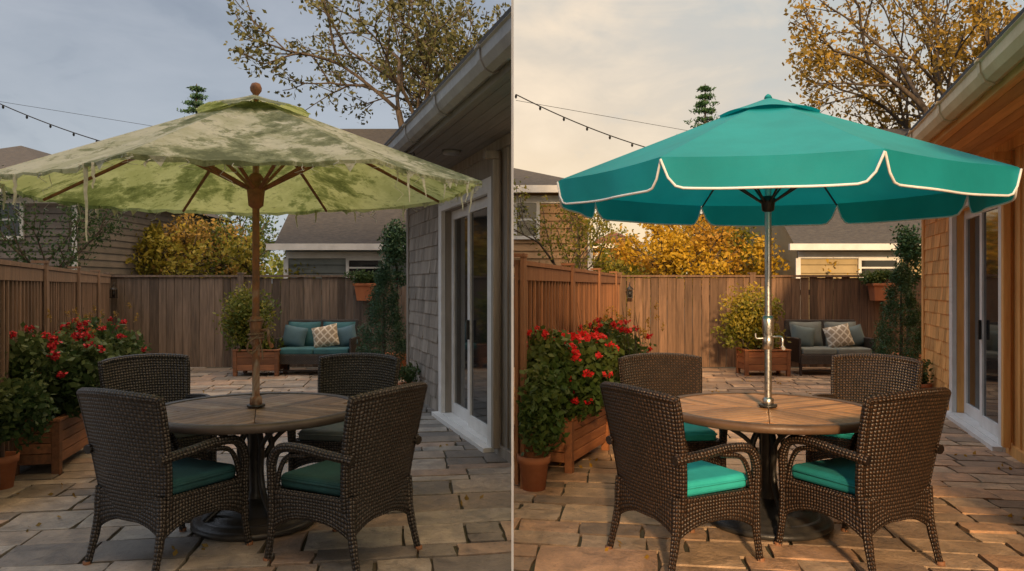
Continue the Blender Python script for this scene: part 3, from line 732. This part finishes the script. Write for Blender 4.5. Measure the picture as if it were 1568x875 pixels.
def furnish(P,side,d):
    (ax,ay),(bx,by)=d['box']; an=math.atan2(by-ay,bx-ax); L=math.hypot(bx-ax,by-ay)
    planter('wooden_flower_planter',(ax,ay,0),an,L,.34,.09,.42,P)
    g=group('red_flower_bush',(0,0,0)); cl=d['bush']
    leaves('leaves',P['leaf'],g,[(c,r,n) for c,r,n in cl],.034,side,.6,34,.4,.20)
    fl=[]
    R=random.Random(5)
    for c,r,n in cl:
        for k in range(int(n/160)):
            a=R.uniform(0,6.28);e=R.uniform(-.1,1.2)
            p=(c[0]+r[0]*1.0*math.cos(a)*math.cos(e),c[1]+r[1]*1.0*math.sin(a)*math.cos(e),c[2]+r[2]*1.02*math.sin(e)+.02)
            if p[1]>c[1]+r[1]*.4 and e<.5: continue
            fl.append((p,(R.uniform(.025,.048),R.uniform(.025,.048),.028),44))
    leaves('red_flowers',P['flower'],g,fl,.014,side,.8,6,.3,.45)
    st=MB()
    for (x,y,z) in d['sprigs']:
        for k in range(16):
            q=Vector((x+R.uniform(-.3,.3),y+R.uniform(-.2,.2),.5)); top=q+Vector((R.uniform(-.12,.12),R.uniform(-.1,.1),z-.5+R.uniform(-.15,.15)))
            if q.x*side>.1 and top.x*side>.1: st.tube([q,(q+top)/2+Vector((.01,0,.03)),top],[.004,.003,.0015],4); 
    st.obj('stems',BARK,g)
    sp=[((x+R.uniform(-.35,.35),y+R.uniform(-.2,.2),z-.05+R.uniform(-.12,.14)),(.03,.03,.07),26) for (x,y,z) in d['sprigs'] for k in range(14)]
    leaves('pink_sprigs',P['leafo'],g,sp,.012,side,.5,4)
    x,y=d['pot']; g=group('potted_shrub',(x,y,0)); potlathe(g,.12,.26)
    o=leaves('leaves',P['leaf'],g,[((x+d['pf'],y-.1,.6),(.24,.24,.30),2300)],.028,side,.55,18)
    if o: o.location=(-x,-y,0)
    x,y=d['shrub']; planter('square_wooden_planter',(x-.36,y,0),0,.72,.5,.10,.42,P,3)
    g=group('flowering_shrub',(x-.22,y+.25,0)); mb=MB(); 
    for k in range(7): mb.tube([(R.uniform(-.1,.3),0,.35),(R.uniform(-.2,.2),R.uniform(-.1,.1),.7),(R.uniform(-.4,.4),R.uniform(-.2,.2),1.2)],[.02,.014,.006],5)
    mb.obj('stems',BARK,g)
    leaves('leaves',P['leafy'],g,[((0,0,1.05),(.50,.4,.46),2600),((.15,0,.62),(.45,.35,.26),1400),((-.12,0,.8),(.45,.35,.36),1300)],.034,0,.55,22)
    loveseat((d['sofa'][0],d['sofa'][1],0),P)
    x,y=d['hang']; g=group('hanging_planter',(x,y,1.23)); p=MB()
    p.add([(-.14,-.2,0),(.14,-.2,0),(.14,0,0),(-.14,0,0),(-.18,-.24,.28),(.18,-.24,.28),(.18,0,.28),(-.18,0,.28)],[(0,3,2,1),(0,1,5,4),(1,2,6,5),(2,3,7,6),(3,0,4,7),(4,5,6,7)])
    p.box((-.2,-.26,.265),(.2,.0,.31)); p.obj('pot',POT,g,.006)
    leaves('leaves',P['leaf'],g,[((0,-.12,.40),(.40,.18,.15),1100)],.03,0,.5,14)
    x,y=d['cone']; g=group('potted_conifer',(x,y,0)); potlathe(g,.24,.44)
    mb=MB(); mb.tube([(0,0,.3),(0,0,1.7)],[.03,.008],6); mb.obj('trunk',BARK,g)
    cl=[]
    for k in range(210):
        z=.42+1.34*R.random()**1.2; t=(z-.42)/1.36; rr=(.43*(1-t)**.75+.02)*(.9+.2*math.sin(z*24)); a=R.uniform(0,6.28)
        cl.append(((rr*.8*math.cos(a),rr*.8*math.sin(a),z),(.085,.085,.13),85))
    leaves('needles',P['leafd'],g,cl,.022,0,.25,4,.4,.4)
    x,y=d['topi']; g=group('topiary_tree',(x,y,0)); potlathe(g,.22,.4); mb=MB(); mb.tube([(0,0,.3),(.02,0,1.0),(0,0,2.0)],.022,7); mb.obj('stem',BARK,g)
    leaves('leaves',P['leafd'],g,[((0,0,2.1),(.30,.30,.44),2400),((.05,0,1.62),(.16,.16,.18),300)],.03,0,.5,20)
    x,y=d['small']; g=group('small_potted_plant',(x,y,0)); potlathe(g,.13,.24); leaves('leaves',P['leaf'],g,[((0,0,.38),(.17,.17,.17),600)],.025)
    x,y=d['lant']; g=group('fence_lantern',(x,y-.06,1.28)); mb=MB(); mb.box((-.05,-.1,0),(.05,-.01,.015));mb.box((-.045,-.095,.015),(-.035,-.085,.15));mb.box((.035,-.095,.015),(.045,-.085,.15));mb.box((-.045,-.025,.015),(-.035,-.015,.15));mb.box((.035,-.025,.015),(.045,-.015,.15))
    mb.lathe([(.08,.15),(.0,.22)],4,(0,-.055,0)); mb.tube([(0,-.055,.2),(0,-.055,.27),(0,0,.27)],.008,6); mb.lathe([(0,.016),(.028,.016),(.028,.13),(0,.13)],10,(0,-.055,0)); mb.obj('lantern',BLACKP,g)
    (a,b)=d['string']; g=group('string_lights',(0,0,0)); mb=MB(); bl=MB(); a=Vector(a);b=Vector(b); pts=[]
    for k in range(41):
        t=k/40; p=a.lerp(b,t); p.z-=.34*4*t*(1-t); pts.append(p)
        if k%2==0: bl.tube([p,p-Vector((0,0,.018)),p-Vector((0,0,.03))],[.006,.010,.005],6)
    mb.tube(pts,.0045,5); mb.tube([a+Vector((0,.1,-.02)),b+Vector((0,.3,-.1))],.002,4); mb.obj('cable',BLACKP,g); bl.obj('bulbs',BLACKP,g)

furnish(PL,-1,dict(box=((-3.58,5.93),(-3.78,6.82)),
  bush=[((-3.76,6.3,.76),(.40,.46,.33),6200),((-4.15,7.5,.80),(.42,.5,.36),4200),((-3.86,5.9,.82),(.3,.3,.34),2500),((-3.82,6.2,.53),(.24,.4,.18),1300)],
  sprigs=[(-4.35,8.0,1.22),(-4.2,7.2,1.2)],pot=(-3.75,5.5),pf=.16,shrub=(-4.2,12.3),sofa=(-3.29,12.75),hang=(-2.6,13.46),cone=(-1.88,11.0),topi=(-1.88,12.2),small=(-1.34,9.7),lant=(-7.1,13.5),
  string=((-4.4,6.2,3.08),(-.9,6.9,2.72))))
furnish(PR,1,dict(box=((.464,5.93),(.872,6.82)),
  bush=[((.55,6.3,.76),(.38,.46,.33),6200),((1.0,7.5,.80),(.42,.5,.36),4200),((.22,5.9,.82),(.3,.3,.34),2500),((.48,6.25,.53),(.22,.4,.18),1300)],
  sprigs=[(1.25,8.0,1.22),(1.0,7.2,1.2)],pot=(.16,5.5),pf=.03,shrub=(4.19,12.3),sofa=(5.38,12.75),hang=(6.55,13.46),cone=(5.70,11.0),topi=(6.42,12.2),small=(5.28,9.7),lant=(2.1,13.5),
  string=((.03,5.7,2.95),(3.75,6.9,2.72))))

# ------------------------------------------------------------------ neighbours, trees
REDR=nm('red_shingle',(.20,.07,.05),(.15,.055,.04),9,.9,.4,50)
neighbour_house('neighbour_house',-16,-9.3,16,24,3.55,.42,PL['nwall'],[(-10.9,-10.45,2.55,3.25)])
neighbour_house('neighbour_house',-2.0,1.66,16,24,3.55,.36,PR['nwall'],[(.10,.52,2.55,3.25)])
neighbour_house('bungalow',-5.4,-.2,18,28,2.45,0,PL['bwall'],[(-3.9,-3.1,1.75,2.1)],'gable',6.3,.2)
neighbour_house('bungalow',6.85,14,18,28,2.45,0,PR['bwall'],[(8.35,9.2,1.75,2.1)],'gable',6.3,.2)
neighbour_house('red_roof_house',-13.5,-12.2,26,30,2.9,.5,PL['nwall'],roof=REDR)
neighbour_house('red_roof_house',2.9,4.3,26,30,2.9,.5,PR['nwall'],roof=REDR)
kw=dict(levels=5,kids=3,leafn=12,lsize=.085,clr=.38,seed=14,spread=.80,fork=.30,shrink=(.66,.82),up=.14,prob=.72,lean=(.04,0))
tree('tall_tree',(-2.7,22,0),12.5,.23,PL['leaft'],clip=-1,**kw)
tree('tall_tree',(12.6,22,0),12.5,.23,PR['leaft'],**kw)
for i,(u,d,h,k,m) in enumerate(((-635,20,3.0,.5,'leafy'),(-585,22,3.6,.5,'leafo'),(-545,19,4.0,.55,'leafa'),(-480,20,4.4,.55,'leafo'),(-500,24,4.8,.6,'leafa'),(-410,21,4.6,.6,'leafy'),(-360,19,3.6,.5,'leafa'),(-560,26,4.4,.7,'leafy'),(-420,25,5.2,.7,'leafd'))):
    for P,o in ((PL,0),(PR,784)):
        tree('autumn_tree',((u+o)*d/1150,d,0),h,.09,P[m],3,3,30,.062,k*.66,seed=20+i,spread=1.0,fork=.32)
tree('young_tree',(-9.1,14.6,0),3.4,.05,PL['leaf'],3,3,26,.04,.33,seed=51,spread=.6,fork=.42)
tree('young_tree',(1.0,14.9,0),3.4,.05,PR['leafy'],3,3,26,.04,.33,seed=51,spread=.6,fork=.42)
def conifer(x,y,H,P):
    g=group('conifer_tree',(x,y,0)); mb=MB(); mb.tube([(0,0,0),(0,0,H)],[.22,.02],7); mb.obj('trunk',BARK,g); cl=[]
    R=random.Random(4); z=1.5
    while z<H:
        t=1-z/H; rr=.12+4.4*t
        for k in range(6):
            a=R.uniform(0,6.28); q=rr*R.uniform(.4,1.1)
            for s in (.35,.7,1): cl.append(((q*s*math.cos(a),q*s*math.sin(a),z-.15*s*rr),(.26,.26,.10),18))
        z+=.34
    leaves('needles',P['leafd'],g,cl,.10,0,.3,4,.3,.4)
conifer(-14.7,35,10.9,PL); conifer(9.0,35,10.9,PR)
for P,x0,x1 in ((PL,-60,-2),(PR,2.5,60)):
    g=group('distant_trees',(0,0,0)); R=random.Random(8)
    cl=[]
    x=x0
    while x<x1:
        h=R.uniform(1.2,2.5); cl.append(((x,52+R.uniform(-3,3),h*.8),(2.0,1.5,h),300)); x+=1.7
    leaves('foliage',P['leafy'],g,cl,.22,0,.6,14)

# unseen building, added to keep the low sun off the left-hand patio
BH=10.7
g=group('sun_blocking_building',(-16,-11,0)); w=MB(); w.box((0,0,0),(15.35,8,BH)); w.obj('walls',PL['nwall'],g)
t=MB(); wg=MB()
for fl in range(3):
    for k in range(6):
        x=1.0+k*2.4; z=1.1+fl*3.3
        t.box((x-.08,8.001,z-.08),(x+1.28,8.06,z)); t.box((x-.08,8.001,z+1.5),(x+1.28,8.06,z+1.58)); t.box((x-.08,8.001,z+.001),(x,8.06,z+1.499)); t.box((x+1.2,8.001,z+.001),(x+1.28,8.06,z+1.499)); wg.box((x+.002,8.001,z+.002),(x+1.198,8.02,z+1.498))
t.box((-.2,-.2,BH),(15.5,8.2,BH+.2)); t.obj('window_frames_and_cornice',WHITE,g); wg.obj('windows',GLASS,g)

# slim white post added as the dividing line; covers the sky seam
g=group('white_divider_post',(.002,3.2,0)); mb=MB(); mb.box((-.005,-.005,.0),(.005,.005,3.3)); mb.lathe([(0,.0),(.05,.0),(.05,.02),(0,.022)],20); mb.obj('post',TRIM,g)

# ------------------------------------------------------------------ stop pieces at the lot line
bpy.context.view_layer.update()
for o,side in CLIP:
    M=o.matrix_world.copy(); bm=bmesh.new(); bm.from_mesh(o.data); bm.transform(M)
    r=bmesh.ops.bisect_plane(bm,geom=bm.verts[:]+bm.edges[:]+bm.faces[:],plane_co=(side*.004,0,0),plane_no=(-side,0,0),clear_outer=True)
    if o.name.split('.')[0]!='foliage':
        ed=[e for e in r['geom_cut'] if isinstance(e,bmesh.types.BMEdge)]
        try:
            if ed: bmesh.ops.holes_fill(bm,edges=ed,sides=0)
        except Exception: pass
    bm.transform(M.inverted()); bm.to_mesh(o.data); bm.free(); o.data.update()

# ------------------------------------------------------------------ light
EL=rad(20.5); tr=Vector((.08,1,0)).normalized()*math.cos(EL)+Vector((0,0,-math.sin(EL)))
sd=bpy.data.lights.new('sun','SUN'); sd.energy=4.5; sd.angle=rad(4); sd.color=(1,.66,.35)
so=bpy.data.objects.new('sun',sd); so.rotation_euler=tr.to_track_quat('-Z','Y').to_euler(); so.location=(0,-20,10); sc.collection.objects.link(so)
wd=bpy.data.worlds.new('World'); sc.world=wd; wd.use_nodes=True; nt=wd.node_tree; bg=nt.nodes['Background']
tc=nt.nodes.new('ShaderNodeTexCoord'); sp=nt.nodes.new('ShaderNodeSeparateXYZ'); nt.links.new(tc.outputs['Generated'],sp.inputs[0])
mp=nt.nodes.new('ShaderNodeMapping'); nt.links.new(tc.outputs['Generated'],mp.inputs[0]); mp.inputs['Scale'].default_value=(1,1,2.8); mp.inputs['Rotation'].default_value=(0,rad(12),0)
cl=noi(nt,mp.outputs[0],2.6,5,.55,.5); cl2=noi(nt,mp.outputs[0],6.5,5,.6,.6)
clm=mth(nt,'ADD',mth(nt,'MULTIPLY',cl,.7),mth(nt,'MULTIPLY',cl2,.3))
X,Y,Z=sp.outputs
side=mrange(nt,X,-.002,.002,0,1)
zl=mrange(nt,Z,0,.40,0,1)
gl=mixc(nt,(.47,.49,.52),(.25,.28,.33),zl); gl=mixc(nt,gl,(.41,.43,.47),mrange(nt,clm,.45,.62,0,.8)); gl=mixc(nt,gl,(.22,.245,.295),mrange(nt,clm,.36,.46,.6,0))
zen=mrange(nt,Z,.42,.85,1,4.0)
cz=nt.nodes.new('ShaderNodeCombineColor'); [nt.links.new(zen,cz.inputs[i]) for i in range(3)]
gl=mixc(nt,gl,cz.outputs[0],1.0,'MULTIPLY')
az=mrange(nt,X,0,.55,0,.40)
zr_=mth(nt,'ADD',mrange(nt,Z,.04,.42,0,.75),az)
gr=mixc(nt,(1.0,.70,.38),(.42,.48,.50),zr_); gr=mixc(nt,gr,(.98,.77,.53),mrange(nt,clm,.46,.62,0,.7)); gr=mixc(nt,gr,(.44,.46,.45),mrange(nt,clm,.36,.45,.4,0))
zw=mixc(nt,(1,1,1),(4.6,3.0,1.6),mrange(nt,Z,.42,.85,0,1)); gr=mixc(nt,gr,zw,1.0,'MULTIPLY')
col=mixc(nt,gl,gr,side)
sky=nt.nodes.new('ShaderNodeTexSky'); sky.sky_type='NISHITA'; sky.sun_disc=False; sky.sun_elevation=EL; sky.sun_rotation=rad(180); sky.dust_density=2
add=mixc(nt,col,mixc(nt,(0,0,0),sky.outputs[0],.02),1.0,'ADD')
nt.links.new(add,bg.inputs[0]); bg.inputs[1].default_value=1.0

cd=bpy.data.cameras.new('camera'); cd.sensor_width=36; cd.lens=36*1150/1568; cd.clip_end=2000; cd.clip_start=.05
co=bpy.data.objects.new('camera',cd); co.location=(0,0,1.5); co.rotation_euler=(rad(90),0,0); sc.collection.objects.link(co); sc.camera=co
sc.view_settings.view_transform='Standard'; sc.view_settings.look='None'; sc.view_settings.exposure=0
